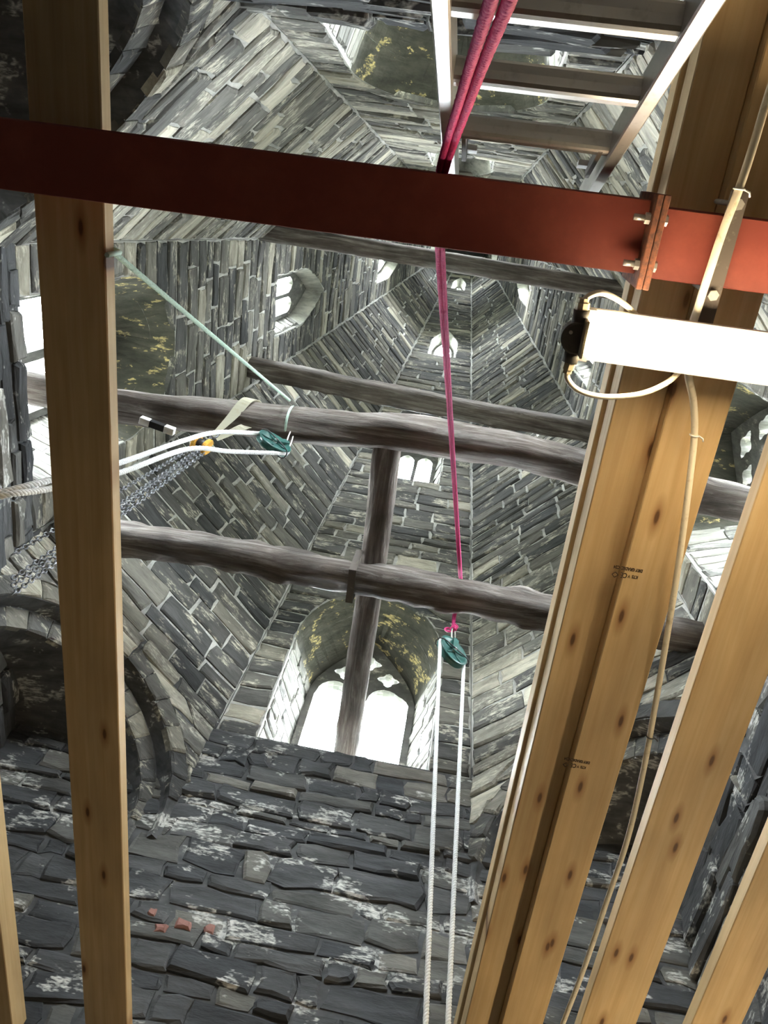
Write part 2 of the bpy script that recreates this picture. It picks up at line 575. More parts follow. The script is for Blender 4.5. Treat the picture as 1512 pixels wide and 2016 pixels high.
def lay_stones(parent, fr, vlo, vhi, halfw, openings, course, length, depth, mat, snaps=(), seed=1, limit=290, vstuff=99.0, jag=0.01, n=0.0, gap=0.018, tlim=None, drop=0.0, wave=0.016):
    rng = random.Random(seed)

    def wob(t, v):
        return v + wave * (noise.noise(V(t * 1.6, v * 2.2, seed * 3.7)) + 0.5 * noise.noise(V(t * 4.5, v * 3.0, seed * 1.3)))

    lv = [vlo]
    marks = sorted([s for s in snaps if vlo < s < vhi] + [vhi])
    for s in marks:
        while s - lv[-1] > 1e-6:
            h = rng.uniform(*course)
            if s - lv[-1] < h * 1.5:
                lv.append(s)
            else:
                lv.append(lv[-1] + h)
    count = 0
    stuff = MB()
    for i in range(len(lv) - 1):
        va, vb = lv[i] + gap * 0.4, lv[i + 1] - gap * 0.4
        if vb - va < 0.02:
            continue
        vm = (va + vb) / 2
        wa, wb = halfw(va) - gap * 0.3, halfw(vb) - gap * 0.3
        segs = [((-wa, -wb), (wa, wb))]
        for op in openings:
            if op.v0 < vm < op.vt:
                oa, ob = op.w(max(va, op.v0)), op.w(min(vb, op.vt))
                segs = [((-wa, -wb), (op.c - oa, op.c - ob)), ((op.c + oa, op.c + ob), (wa, wb))]
        for (l, r) in segs:
            if (r[0] - l[0]) + (r[1] - l[1]) < 0.08:
                continue
            L = ((r[0] - l[0]) + (r[1] - l[1])) / 2
            cuts = [0.0]
            while cuts[-1] < 1.0:
                st = rng.uniform(*length) / L
                if 1.0 - cuts[-1] < st * 1.45:
                    cuts.append(1.0)
                else:
                    cuts.append(cuts[-1] + st)
            for j in range(len(cuts) - 1):
                f0, f1 = cuts[j], cuts[j + 1]
                g = gap * 0.5 / L
                f0 += g; f1 -= g
                if tlim:
                    tm = l[0] + (r[0] - l[0]) * (f0 + f1) / 2
                    if tm < tlim[0] or tm > tlim[1]:
                        continue
                if rng.random() < drop:
                    continue
                sk = rng.uniform(-0.012, 0.012)
                sg0 = rng.uniform(-0.007, 0.007); sg1 = rng.uniform(-0.007, 0.007)
                q = ((l[0] + (r[0] - l[0]) * f0, va + sg0), (l[0] + (r[0] - l[0]) * f1 + sk * 0.2, va + sg1),
                     (l[1] + (r[1] - l[1]) * f1, vb + sg1), (l[1] + (r[1] - l[1]) * f0 + sk * 0.2, vb + sg0))
                q = tuple((t_, wob(t_, v_)) for t_, v_ in q)
                mb = stone_mesh(q, fr, rng.uniform(*depth), rng, jag, n)
                if vm < vstuff and count < limit:
                    obj('stone', mb, mat, parent, frame=fr.R)
                    count += 1
                else:
                    stuff.add(mb.v, mb.f)
    if stuff.v:
        obj('far_stones', stuff, mat, parent, kind='stuff', frame=fr.R)
    return count


def plate_with_holes(outer, holes):
    loops = [[Vector((x, y, 0)) for x, y in lp] for lp in [outer] + holes]
    tris = tessellate_polygon(loops)
    flat = [p for lp in [outer] + holes for p in lp]
    return flat, tris


def wall_shell(fr, outer_in, outer_out, holes_in, holes_out, depth=TW, skip=()):
    """a thick wall: inner skin, outer skin, reveal surfaces left out (built apart)"""
    mb = MB()
    for (o, hs, n, flip) in ((outer_in, holes_in, 0.0, False), (outer_out, holes_out, -depth, True)):
        flat, tris = plate_with_holes(o, hs)
        vs = [fr.p(t, v, n) for t, v in flat]
        fs = []
        for t in tris:
            nrm = (vs[t[1]] - vs[t[0]]).cross(vs[t[2]] - vs[t[0]])
            want = fr.N if n == 0 else -fr.N
            fs.append(tuple(t) if nrm.dot(want) > 0 else tuple(t)[::-1])
        mb.add(vs, fs)
    m = len(outer_in)
    vs = [fr.p(t, v, 0) for t, v in outer_in] + [fr.p(t, v, -depth) for t, v in outer_out]
    mb.add(vs, [(i, (i + 1) % m, m + (i + 1) % m, m + i) for i in range(m) if i not in skip])
    return mb


SIDES = {'south': 90, 'southwest': 135, 'west': 180, 'northwest': 225, 'north': 270, 'northeast': 315, 'east': 0, 'southeast': 45}


def hw_spire(v):
    z = v / math.sqrt(1 + K * K)
    return (A1 - K * max(0.0, z)) * T8 if v > 0 else A1 * T8


def hw_out(v):
    return hw_spire(v) + TW * T8 + 0.004


# openings, inside face and outside face, for the four tiers of windows
TIERS = [
    (Opening(0.57, -0.10, 0.95, 1.66, 'round'), Opening(0.43, 0.02, 0.95, 1.62, 'pointed')),
    (Opening(0.30, 3.68, 4.45, 5.15, 'pointed'), Opening(0.235, 3.78, 4.45, 5.0, 'pointed')),
    (Opening(0.20, 7.55, 8.15, 8.75, 'pointed'), Opening(0.16, 7.62, 8.15, 8.65, 'pointed')),
    (Opening(0.12, 11.15, 11.6, 12.0, 'pointed'), Opening(0.10, 11.2, 11.6, 11.95, 'pointed')),
]
ARCH = Opening(0.79, -1.06, -0.95, -0.24, 'round')
VB = -1.06
walls = {}
win_no = 0
for si, (side, phi) in enumerate(SIDES.items()):
    fr = Face(phi)
    card = phi % 90 == 0
    frv = Face(phi, slope=False)
    root = thing('wall_spire_' + side, fr.O, kind='structure')
    walls[side] = root
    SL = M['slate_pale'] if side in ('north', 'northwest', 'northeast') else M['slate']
    vs_in = [0.0, VCAP + 0.3]
    oin = [(-hw_spire(0), 0.0), (hw_spire(0), 0.0), (hw_spire(VCAP + .3), VCAP + .3), (-hw_spire(VCAP + .3), VCAP + .3)]
    oout = [(-hw_out(0), 0.0), (hw_out(0), 0.0), (hw_out(VCAP + .3), VCAP + .3), (-hw_out(VCAP + .3), VCAP + .3)]
    if card:
        # the tier one opening starts just below the foot of the slope: the sloping shell begins at its sill
        lo = -0.10
        oin[0] = (-hw_spire(0), lo); oin[1] = (hw_spire(0), lo)
        oout[0] = (-hw_out(0), lo); oout[1] = (hw_out(0), lo)
        t1 = TIERS[0][0].loop()
        q_ = TW / DEP[0]
        t1o = [(a_[0] + (b_[0] - a_[0]) * q_, a_[1] + (b_[1] - a_[1]) * q_) for a_, b_ in zip(t1, TIERS[0][1].loop())]
        # tier one as a notch in the lower edge
        def notch(base, lp, v0):
            left = [p for p in lp[::-1]]
            return [base[0]] + left + [base[1], base[2], base[3]]
        hin = [tr[0].loop() for tr in TIERS[1:]]
        hout = [tr[1].loop() for tr in TIERS[1:]]
        mb = wall_shell(fr, notch(oin, t1, lo), notch(oout, [(t, max(v, lo)) if i not in (0, len(t1o) - 1) else (t, lo) for i, (t, v) in enumerate(t1o)], lo), hin, hout, skip=range(1, len(t1)))
        obj('backing', mb, M['mortar'], root)
        # reveals of the four openings
        for ti, (a, b) in enumerate(TIERS):
            la, lb = a.loop(), b.loop()
            m = len(la)
            jam = MB(); sof = MB()
            for i in range(m):
                j = (i + 1) % m
                quad = [fr.p(*la[i], 0.0), fr.p(*la[j], 0.0), fr.p(*lb[j], -DEP[ti]), fr.p(*lb[i], -DEP[ti])]
                tgt = sof if (1 <= i <= m - 3) else jam
                tgt.add(quad, [(0, 1, 2, 3)])
            obj('reveal', jam, M['reveal'] if ti else M['mortar'], root)
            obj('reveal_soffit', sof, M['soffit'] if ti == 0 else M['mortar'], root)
            # stones lining the jambs
            if ti < 2:
                for sgn in (1, -1):
                    p0 = fr.p(sgn * a.hw, a.v0, 0); p1 = fr.p(sgn * b.hw, a.v0 + 0.05, -DEP[ti])
                    jf = Face.__new__(Face)
                    jf.T = (p1 - p0).normalized()
                    jf.V = fr.V
                    nn = jf.T.cross(jf.V)
                    if nn.dot(fr.T * -sgn) < 0:
                        nn = -nn
                    jf.N = nn.normalized()
                    jf.O = (p0 + p1) / 2
                    jf.U = jf.V.cross(jf.N)
                    jf.R = Matrix((jf.U.normalized(), jf.V, jf.N)).transposed()
                    jf.s = 1.0 if jf.U.dot(jf.T) > 0 else -1.0
                    L = (p1 - p0).length
                    lay_stones(root, jf, 0.02, a.vs - a.v0, lambda v, L=L: L / 2 - 0.01, [], (0.07, 0.13) if ti == 0 else (0.09, 0.16), (0.16, 0.34), (0.004, 0.014), M['reveal'], seed=900 + si * 10 + ti * 3 + sgn, limit=40)
        ops = [tr[0] for tr in TIERS]
        snaps = [x for o_ in ops for x in (o_.v0, o_.vs, o_.vt)]
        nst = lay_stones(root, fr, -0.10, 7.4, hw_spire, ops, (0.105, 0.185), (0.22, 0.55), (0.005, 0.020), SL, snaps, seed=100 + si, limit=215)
        lay_stones(root, fr, 7.4, VCAP, hw_spire, ops, (0.12, 0.19), (0.22, 0.5), (0.005, 0.016), M['slate'], snaps, seed=200 + si, limit=0)
        # ---------------- windows
        for ti, (a, b) in enumerate(TIERS):
            win_no += 1
            wroot = thing('window_%d' % win_no, fr.p(0, b.v0, -DEP[ti]), kind='structure')
            d0 = -DEP[ti] + 0.04
            dt = 0.10 if ti == 0 else 0.05
            out = b.loop(8)
            hh = b.hw
            if ti == 0:
                holes = []
                for c in (-0.205, 0.205):
                    hw = 0.172
                    lp = [(c + hw, 0.10), (c + hw, 0.90)]
                    for i in range(1, 12):          # cusped head
                        th = math.pi * i / 12
                        r = hw * (1 + 0.16 * abs(math.sin(1.5 * th)) - 0.10)
                        lp.append((c + r * math.cos(th), 0.90 + r * math.sin(th) * 1.05))
                    lp += [(c - hw, 0.90), (c - hw, 0.10)]
                    holes.append(lp)
                for (cx, cy, rr) in ((-0.18, 1.20, 0.075), (0.18, 1.20, 0.075), (0.0, 1.36, 0.085)):
                    holes.append([(cx + rr * (1 + 0.22 * math.cos(4 * q)) * math.cos(q), cy + rr * (1 + 0.22 * math.cos(4 * q)) * math.sin(q) * 0.85) for q in [2 * math.pi * i / 20 for i in range(20)]])
            elif ti == 1:
                holes = []
                for c in (-0.105, 0.105):
                    holes.append([(c + 0.085, 3.85), (c + 0.085, 4.45), (c + 0.05, 4.52), (c, 4.56), (c - 0.05, 4.52), (c - 0.085, 4.45), (c - 0.085, 3.85)])
            else:
                f = 0.82
                vm = (b.v0 + b.vt) / 2
                holes = [[(t * f, vm + (v - vm) * 0.9) for t, v in out]]
            flat, tris = plate_with_holes(out, holes)
            mb = MB()
            for n_, want in ((d0, fr.N), (d0 - dt, -fr.N)):
                vs = [fr.p(t, v, n_) for t, v in flat]
                mb.add(vs, [tuple(t) if (vs[t[1]] - vs[t[0]]).cross(vs[t[2]] - vs[t[0]]).dot(want) > 0 else tuple(t)[::-1] for t in tris])
            for lp in [out] + holes:
                m = len(lp)
                vs = [fr.p(t, v, d0) for t, v in lp] + [fr.p(t, v, d0 - dt) for t, v in lp]
                mb.add(vs, [(i, (i + 1) % m, m + (i + 1) % m, m + i) for i in range(m)])
            obj('tracery' if ti == 0 else 'frame', mb, M['tracery'], wroot)
            for lp in holes:
                g = MB()
                flat2, tr2 = plate_with_holes([(t, v) for t, v in lp], [])
                g.add([fr.p(t, v, d0 - dt * 0.6) for t, v in flat2] + [fr.p(t, v, d0 - dt * 0.6 - 0.004) for t, v in flat2], [tuple(t) for t in tr2] + [tuple(i + len(flat2) for i in t)[::-1] for t in tr2])
                obj('pane', g, M['glass'], wroot)
            if ti == 0:
                wm = MB()
                for i in range(-12, 13):
                    t = i * 0.03
                    if abs(t) < 0.37:
                        wm.tube([fr.p(t, 0.1, d0 - 0.12), fr.p(t, 1.5 - abs(t) * 0.7, d0 - 0.12)], 0.0016, 4)
                for i in range(46):
                    v = 0.12 + i * 0.03
                    w = b.w(v) - 0.03
                    if w > 0.03:
                        wm.tube([fr.p(-w, v, d0 - 0.12), fr.p(w, v, d0 - 0.12)], 0.0016, 4)
                obj('wire_guard', wm, M['wire'], wroot, kind='stuff')
            # daylight portal of the opening
            pl = bpy.data.lights.new('window_daylight', 'AREA')
            pl.shape = 'RECTANGLE'
            pl.size = 2 * b.hw; pl.size_y = b.vt - b.v0
            pl.cycles.is_portal = True
            po = bpy.data.objects.new('window_daylight', pl)
            COL.objects.link(po)
            # area lights shine along their local -Z, so local Z is turned outwards
            R3 = Matrix((-fr.U, fr.V, -fr.N)).transposed()
            po.matrix_world = Matrix.Translation(fr.p(0, (b.v0 + b.vt) / 2, -DEP[ti] - 0.25) + V(0, 0, ZC)) @ R3.to_4x4()
    else:
        # diagonal wall carried on a squinch arch across the corner
        mb = wall_shell(fr, oin, oout, [], [])
        obj('backing', mb, M['mortar'], root)
        lp = ARCH.loop(14)
        skirt = [(-hw_spire(0), VB)] + [(t, v) for t, v in lp[::-1]] + [(hw_spire(0), VB), (hw_spire(0), 0.02), (-hw_spire(0), 0.02)]
        flat, tris = plate_with_holes(skirt, [])
        mb = MB()
        vs = [frv.p(t, v, 0) for t, v in flat]
        mb.add(vs, [tuple(t) if (vs[t[1]] - vs[t[0]]).cross(vs[t[2]] - vs[t[0]]).dot(frv.N) > 0 else tuple(t)[::-1] for t in tris])
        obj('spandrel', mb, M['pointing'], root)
        # soffit of the arch running back into the corner
        sof = MB()
        seg = lp
        rings = [[frv.p(t, v, -d) for t, v in seg] for d in (0.0, 0.12)]
        rings += [[frv.p(t * 0.86, ARCH.v0 + (v - ARCH.v0) * 0.80, -d) for t, v in seg] for d in (0.12, 0.9)]
        sof.loft(rings, False, False, False)
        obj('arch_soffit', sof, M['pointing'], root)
        # voussoirs round the arch
        rng = random.Random(40 + si)
        nv = 15
        arc = []
        for i in range(nv + 1):
            q = math.pi * i / nv
            arc.append((ARCH.hw * math.cos(q), ARCH.vs + (ARCH.vt - ARCH.vs) * math.sin(q)))
        for i in range(nv):
            (t0, v0), (t1, v1) = arc[i], arc[i + 1]
            def outp(t, v, s):
                d = Vector((t, (v - ARCH.vs) * 1.1)); d = d.normalized() * s
                return (t + d.x, v + d.y)
            lim = hw_spire(0) - 0.01
            q = [(t1, v1), (t0, v0), outp(t0, v0, 0.13), outp(t1, v1, 0.13)]
            q = [(max(-lim, min(lim, t)), v) for t, v in q]
            cen = (sum(t for t, v in q) / 4, sum(v for t, v in q) / 4)
            q = [(cen[0] + (t - cen[0]) * 0.975, cen[1] + (v - cen[1]) * 0.975) for t, v in q]
            if 0 < i < nv - 1:
                obj('voussoir', stone_mesh(q, frv, rng.uniform(0.012, 0.022), rng, 0.006), M['slate'], root, frame=frv.R)
            # inner order of the arch, set back
            q2 = [(t * 0.86, ARCH.v0 + (v - ARCH.v0) * 0.80) for t, v in (arc[i + 1], arc[i])] + [(t * 0.985, ARCH.v0 + (v - ARCH.v0) * 0.985) for t, v in (arc[i], arc[i + 1])]
            cen = (sum(t for t, v in q2) / 4, sum(v for t, v in q2) / 4)
            q2 = [(cen[0] + (t - cen[0]) * 0.98, cen[1] + (v - cen[1]) * 0.98) for t, v in q2]
            obj('voussoir', stone_mesh(q2, frv, 0.015, rng, 0.004, n=-0.12), M['slate'], root, frame=frv.R)
        ring = Opening(0.90, -1.06, -0.95, -0.11, 'round')
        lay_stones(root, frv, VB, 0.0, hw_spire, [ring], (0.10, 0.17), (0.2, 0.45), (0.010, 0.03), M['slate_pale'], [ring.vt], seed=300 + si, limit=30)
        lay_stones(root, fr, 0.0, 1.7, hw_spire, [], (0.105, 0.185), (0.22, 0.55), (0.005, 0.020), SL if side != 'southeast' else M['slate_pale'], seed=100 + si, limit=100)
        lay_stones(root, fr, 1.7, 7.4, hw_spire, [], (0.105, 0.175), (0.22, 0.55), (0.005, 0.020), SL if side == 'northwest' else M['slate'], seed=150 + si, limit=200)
        lay_stones(root, fr, 7.4, VCAP, hw_spire, [], (0.12, 0.19), (0.22, 0.5), (0.005, 0.016), M['slate'], seed=200 + si, limit=0)

# the cap stone closing the spire
cap = MB()
cr = (A1 - K * (ZCAP - Z1)) / math.cos(math.radians(22.5)) + 0.06
ring = [V(AX + cr * math.cos(TH + math.radians(22.5 + 45 * i)), AY + cr * math.sin(TH + math.radians(22.5 + 45 * i)), ZCAP) for i in range(8)]
cap.loft([ring, [p + V(0, 0, 0.25) for p in ring]], True, True, False)
obj('ceiling', cap, M['tracery'], kind='structure')

# the square tower below
for si, (side, phi) in enumerate((('south', 90), ('west', 180), ('north', 270), ('east', 0))):
    fr = Face(phi, slope=False)
    root = thing('wall_tower_' + side, fr.p(0, FL - Z1, 0), kind='structure')
    a = A1
    vlo, vhi = FL - Z1, 0.9
    mid = -0.10
    hs = A1 * T8
    oin = [(-a - 0.002, vlo), (a + 0.002, vlo), (a + 0.002, vhi), (hs, vhi), (hs, mid), (-hs, mid), (-hs, vhi), (-a - 0.002, vhi)]
    oout = [(t * (1.28 if abs(t) > hs + 0.1 else 1), v) for t, v in oin]
    obj('backing', wall_shell(fr, oin, oout, [], [], WALL), M['pointing'], root)
    full = lambda v, a=a: a
    if side == 'south':
        lay_stones(root, fr, -2.15, mid, full, [], (0.06, 0.18), (0.12, 0.5), (0.004, 0.034), M['rubble'], seed=501, limit=290, jag=0.022, wave=0.035, gap=0.016)
    else:
        lay_stones(root, fr, -1.9 if side != 'north' else -1.2, mid, full, [], (0.08, 0.21), (0.14, 0.6), (0.006, 0.05), M['rubble'], seed=501 + si, limit=290, jag=0.022, wave=0.035, gap=0.016)

# a few lumps of red brick patched into the south wall
frs = Face(90, slope=False)
rb = random.Random(5)
sw = bpy.data.objects['wall_tower_south']
for (px, py, w, h) in ((300, 1806, 0.045, 0.05), (362, 1826, 0.075, 0.05), (316, 1836, 0.06, 0.045), (412, 1836, 0.05, 0.045)):
    c = PY(px, py, frs.O.y) - frs.O
    t, v = c.dot(frs.T), c.z
    obj('brick', stone_mesh([(t - w / 2, v - h / 2), (t + w / 2, v - h / 2), (t + w / 2, v + h / 2), (t - w / 2, v + h / 2)], frs, 0.030, rb, 0.012), M['brick'], sw, frame=frs.R)

fl = MB()
fl.box((AX - 2.8, AY - 2.8, FL - 0.2), (AX + 2.8, AY + 2.8, FL))
obj('floor', fl, M['floor'], kind='structure')


# ------------------------------------------------------------------ old timbers across the spire
def timber(name, pts, w, h, label, group=None, wob=0.10, seed=0, n=20, sq=0.55, seg=48, parts=False):
    """rough hewn beam along a list of axis points; w across, h tall"""
    pts = [Vector(p) for p in pts]
    tot = [0.0]
    for i in range(1, len(pts)):
        tot.append(tot[-1] + (pts[i] - pts[i - 1]).length)
    L = tot[-1]
    rings = []
    for k in range(seg + 1):
        s = L * k / seg
        i = 0
        while i < len(pts) - 2 and s > tot[i + 1]:
            i += 1
        f = (s - tot[i]) / (tot[i + 1] - tot[i])
        f2 = f * f * (3 - 2 * f) if len(pts) > 2 else f
        p = pts[i].lerp(pts[i + 1], f)
        tan = (pts[-1] - pts[0]).normalized()
        sd = tan.cross(V(0, 0, 1)).normalized()
        up = sd.cross(tan)
        ring = []
        for q in range(n):
            an = 2 * math.pi * (q + 0.5) / n
            c, s_ = math.cos(an), math.sin(an)
            e = 2 / (1 - sq * 0.85)
            r = 1.0 / (abs(c) ** e + abs(s_) ** e) ** (1 / e)
            edge = max(0.0, r - 1.05)
            nz = noise.noise(V(s * 1.7 + seed * 13.1, c * 1.3, s_ * 1.3)) * wob + noise.noise(V(s * 6 + seed * 7.7, c * 2.4, s_ * 2.4)) * wob * 0.45
            nz += edge * (0.9 * noise.noise(V(s * 9 + seed * 3.1, c * 2, s_ * 2)) - 0.25)       # broken arrises
            r *= 1 + nz
            ring.append(p + sd * (c * r * w / 2) + up * (s_ * r * h / 2))
        rings.append(ring)
    mb = MB()
    mb.loft(rings, True, True, True)
    tan = (pts[-1] - pts[0]).normalized()
    sd = tan.cross(V(0, 0, 1)).normalized()
    R = Matrix((tan, sd, tan.cross(sd))).transposed()
    if parts:
        root = thing(name, pts[0].lerp(pts[-1], 0.5), label, 'beam', group)
        obj('log', mb, M['oak'], root, frame=R)
        return root
    return obj(name, mb, M['oak'], None, label, 'beam', group, frame=R)


G_T = 'old timbers across the spire'
zA = 4.20
lowbeam = timber('oak_timber', [V(-2.38, 2.39, zA + .10), P(235, 1060, zA + .06), P(460, 1092, zA + .05), P(700, 1137, zA + .02), P(900, 1172, zA + .05), P(1080, 1206, zA + .07), V(1.70, 2.42, zA + .09)], 0.18, 0.19,
       'heavy gnarled dark oak beam, lowest of all, just above the two-light window', G_T, 0.20, 3, sq=0.92, seg=80, parts=True)
timber('oak_timber', [V(-2.75, 1.52, 4.42), P(230, 795, 4.38), P(430, 822, 4.38), P(600, 838, 4.38), P(790, 853, 4.38), P(1000, 880, 4.38), P(1150, 922, 4.38), V(1.95, 1.60, 4.40)], 0.195, 0.19,
       'round gnarled log beam with a webbing sling wrapped over it', G_T, 0.32, 5, sq=0.35, seg=70)
zC = 7.25
timber('oak_timber', [P(492, 722, zC), P(700, 765, zC), P(930, 810, zC), P(1165, 850, zC), V(1.28, 2.16, zC)], 0.19, 0.19,
       'thin split timber with a flaked top edge above the log beam', G_T, 0.09, 8, sq=0.8)
zD = 7.35
timber('oak_timber', [P(505, 452, zD), P(760, 495, zD), P(1000, 535, zD), P(1240, 576, zD)], 0.16, 0.15,
       'narrow dark timber half hidden by the red steel beam', G_T, 0.06, 11, sq=0.8)
timber('oak_timber', [V(-0.385, 1.50, 4.42), V(-0.385, 2.4, 4.43), V(-0.405, 3.3, 4.43), V(-0.42, 4.02, 4.42)], 0.165, 0.13,
       'squared oak cross timber running from the log beam into the two-light window', G_T, 0.05, 17, sq=0.85)


timber('oak_timber', [P(815, 334, 9.15), P(915, 347, 9.15), P(1018, 362, 9.15)], 0.10, 0.12,
       'short dark timber high against the north face, just clear of the red girder', G_T, 0.06, 23, sq=0.8)

# iron strap round the lowest beam and the cross timber
st = MB()
c0 = P(697, 1137, 4.225)
path = [(-0.110, 0.15), (-0.110, -0.114), (0.106, -0.118), (0.110, 0.15)]
for (y0, z0), (y1, z1) in zip(path[:-1], path[1:]):
    a = V(c0.x, c0.y + y0, c0.z + z0); b = V(c0.x, c0.y + y1, c0.z + z1)
    t = (b - a).normalized()
    nrm = t.cross(V(1, 0, 0))
    st.obox((a + b) / 2, ((b - a).length / 2 + 0.003, 0.022, 0.004), Matrix((t, V(1, 0, 0), nrm)).transposed())
obj('strap', st, M['strap_steel'], lowbeam)


# ------------------------------------------------------------------ red steel girder
def hexbolt(mb, a, axis, r=0.012, h=0.009, sh=0.02):
    axis = Vector(axis).normalized()
    mb.tube([a, a + axis * h], r, 6, True, False)
    mb.tube([a + axis * h, a + axis * (h + sh)], r * 0.55, 8)


XE = -2.42
gird = thing('steel_girder', (0.33, 0.1, 1.8), 'red oxide painted steel girder in two bolted lengths under the pine joists', 'girder')
for (x0, x1, y0, y1) in ((XE, 0.318, 0.026, 0.172), (0.344, 1.66, 0.037, 0.177)):
    yc = (y0 + y1) / 2
    for nm, lo, hi in (('bottom_flange', (x0, y0, 1.80), (x1, y1, 1.812)), ('web', (x0, yc - 0.004, 1.812), (x1, yc + 0.004, 1.946)), ('top_flange', (x0, y0, 1.946), (x1, y1, 1.958))):
        mb = MB(); mb.box(lo, hi, None, 0.0015)
        obj(nm, mb, M['red_steel'], gird)
for (x0, x1) in ((0.318, 0.3302), (0.3318, 0.344)):
    mb = MB(); mb.box((x0, 0.012, 1.742), (x1, 0.196, 1.957), None, 0.0015)
    obj('end_plate', mb, M['rust'], gird, 'rusty end plate')
for y in (0.060, 0.150):
    mb = MB(); hexbolt(mb, V(0.318, y, 1.771), (-1, 0, 0), 0.0115, 0.010, 0.022); obj('bolt', mb, M['zinc'], gird)
    mb = MB(); hexbolt(mb, V(0.344, y, 1.771), (1, 0, 0), 0.0115, 0.009, 0.001); obj('bolt', mb, M['zinc'], gird)

# ------------------------------------------------------------------ pine joists
RY = Matrix((V(0, 1, 0), V(-1, 0, 0), V(0, 0, 1))).transposed()
G_J = 'pale pine joists over the red girder'
YN, YS = -0.50, 3.55


def joist(x0, x1, z0, z1, label, y0=YN, y1=YS, group=G_J, part=False):
    mb = MB()
    mb.obox(((x0 + x1) / 2, (y0 + y1) / 2, (z0 + z1) / 2), ((y1 - y0) / 2, (x1 - x0) / 2, (z1 - z0) / 2), RY, 0.003)
    if part:
        root = thing('pine_joist', ((x0 + x1) / 2, (y0 + y1) / 2, z0), label, 'joist', group)
        obj('plank', mb, M['pine'], root, frame=RY)
        return root
    return obj('pine_joist', mb, M['pine'], None, label, 'joist', group, frame=RY)


joist(-1.60, -1.425, 1.962, 2.06, 'pine joist nearest the west wall, showing its pale side')
joist(-1.106, -0.927, 1.960, 2.012, 'flat pine joist with a green rope tied to it')
joist(0.380, 0.4985, 2.003, 2.10, 'narrow pine joist set a little higher, tight beside the stamped joist')
stamped = joist(0.499, 0.642, 1.960, 2.015, 'pine joist with two dark ink grade stamps', part=True)
joist(0.768, 0.952, 1.960, 2.018, 'pine joist beside the hanging white cable, next to the stamped one')
joist(1.128, 1.287, 1.960, 2.015, 'pine joist crossing the lower corner of the view towards the east wall')
bt = MB()
bt.obox((0.388, (YN + YS) / 2, 2.145), ((YS - YN) / 2, 0.020, 0.040), RY, 0.003)
obj('pine_batten', bt, M['pine'], None, 'thin grey pine batten lying along the top of the narrow joist', 'batten', frame=RY)


def text_mesh(body, size):
    cu = bpy.data.curves.new('stamp', 'FONT')
    cu.body = body
    cu.size = size
    cu.extrude = 0.0002
    cu.offset = 0.0004
    o = bpy.data.objects.new('stamp', cu)
    COL.objects.link(o)
    bpy.context.view_layer.update()
    me = bpy.data.meshes.new_from_object(o.evaluated_get(bpy.context.evaluated_depsgraph_get()))
    vs = [v.co.copy() for v in me.vertices]
    fs = [tuple(p.vertices) for p in me.polygons]
    bpy.data.objects.remove(o); bpy.data.curves.remove(cu); bpy.data.meshes.remove(me)
    return vs, fs


for (px, py) in ((1266, 1122), (1162, 1500)):
    c = P(px, py, 1.9595)
    mb = MB()
    for body, size, dx, dy in (('DRY GRADED C24', 0.0098, 0.0, 0.0), ('KTS', 0.0098, 0.008, 0.016), ('V', 0.009, 0.030, 0.017), ('CE', 0.016, 0.038, 0.014)):
        vs, fs = text_mesh(body, size)
        mb.add([c + V(-(v.x + dx) * 0.95, (v.y + dy) * 1.3, -v.z) for v in vs], fs)
    for k in range(4):                      # little mark beside the letters
        a0 = math.pi / 2 * k
        p0 = c + V(-0.068 + 0.008 * math.cos(a0), 0.027 + 0.008 * math.sin(a0), 0)
        p1 = c + V(-0.068 + 0.008 * math.cos(a0 + math.pi / 2), 0.027 + 0.008 * math.sin(a0 + math.pi / 2), 0)
        mb.tube([p0, p1], 0.0011, 4)
    obj('grade_stamp', mb, M['ink'], stamped, 'dark brown ink stamp printed upside down')


# ------------------------------------------------------------------ ropes and curves
def smooth_path(pts, n=12):
    pts = [Vector(p) for p in pts]
    out = []
    for i in range(len(pts) - 1):
        p0 = pts[max(i - 1, 0)]; p1 = pts[i]; p2 = pts[i + 1]; p3 = pts[min(i + 2, len(pts) - 1)]
        for k in range(n):
            t = k / n
            out.append(0.5 * ((2 * p1) + (p2 - p0) * t + (2 * p0 - 5 * p1 + 4 * p2 - p3) * t * t + (3 * p1 - p0 - 3 * p2 + p3) * t ** 3))
    out.append(pts[-1])
    return out


def resample(pts, step):
    out = [pts[0].copy()]
    acc = 0.0
    for a, b in zip(pts[:-1], pts[1:]):
        L = (b - a).length
        if L < 1e-9:
            continue
        s = step - acc
        while s <= L:
            out.append(a.lerp(b, s / L))
            s += step
        acc = L - (s - step)
    if (out[-1] - pts[-1]).length > step * 0.3:
        out.append(pts[-1].copy())
    return out


def laid(mb, pts, r, pitch, strands=3, dirn=1, sides=5, fill=0.56):
    """strands twisted round a path"""
    q = resample(pts, pitch / 7)
    ups = []
    up = None
    for i in range(len(q)):
        t = (q[min(i + 1, len(q) - 1)] - q[max(i - 1, 0)]).normalized()
        if up is None:
            up = t.orthogonal().normalized()
        up = (up - t * up.dot(t)).normalized()
        ups.append((up.copy(), t.cross(up)))
    for s in range(strands):
        path = []
        for i, p in enumerate(q):
            a = dirn * 2 * math.pi * i / 7 + 2 * math.pi * s / strands
            u, w = ups[i]
            path.append(p + (u * math.cos(a) + w * math.sin(a)) * r * (1 - fill))
        mb.tube(path, r * fill, sides)


def braided(mb, pts, r, pitch):
    laid(mb, pts, r, pitch, 3, 1, 5, 0.5)
    laid(mb, pts, r * 1.02, pitch, 3, -1, 5, 0.5)


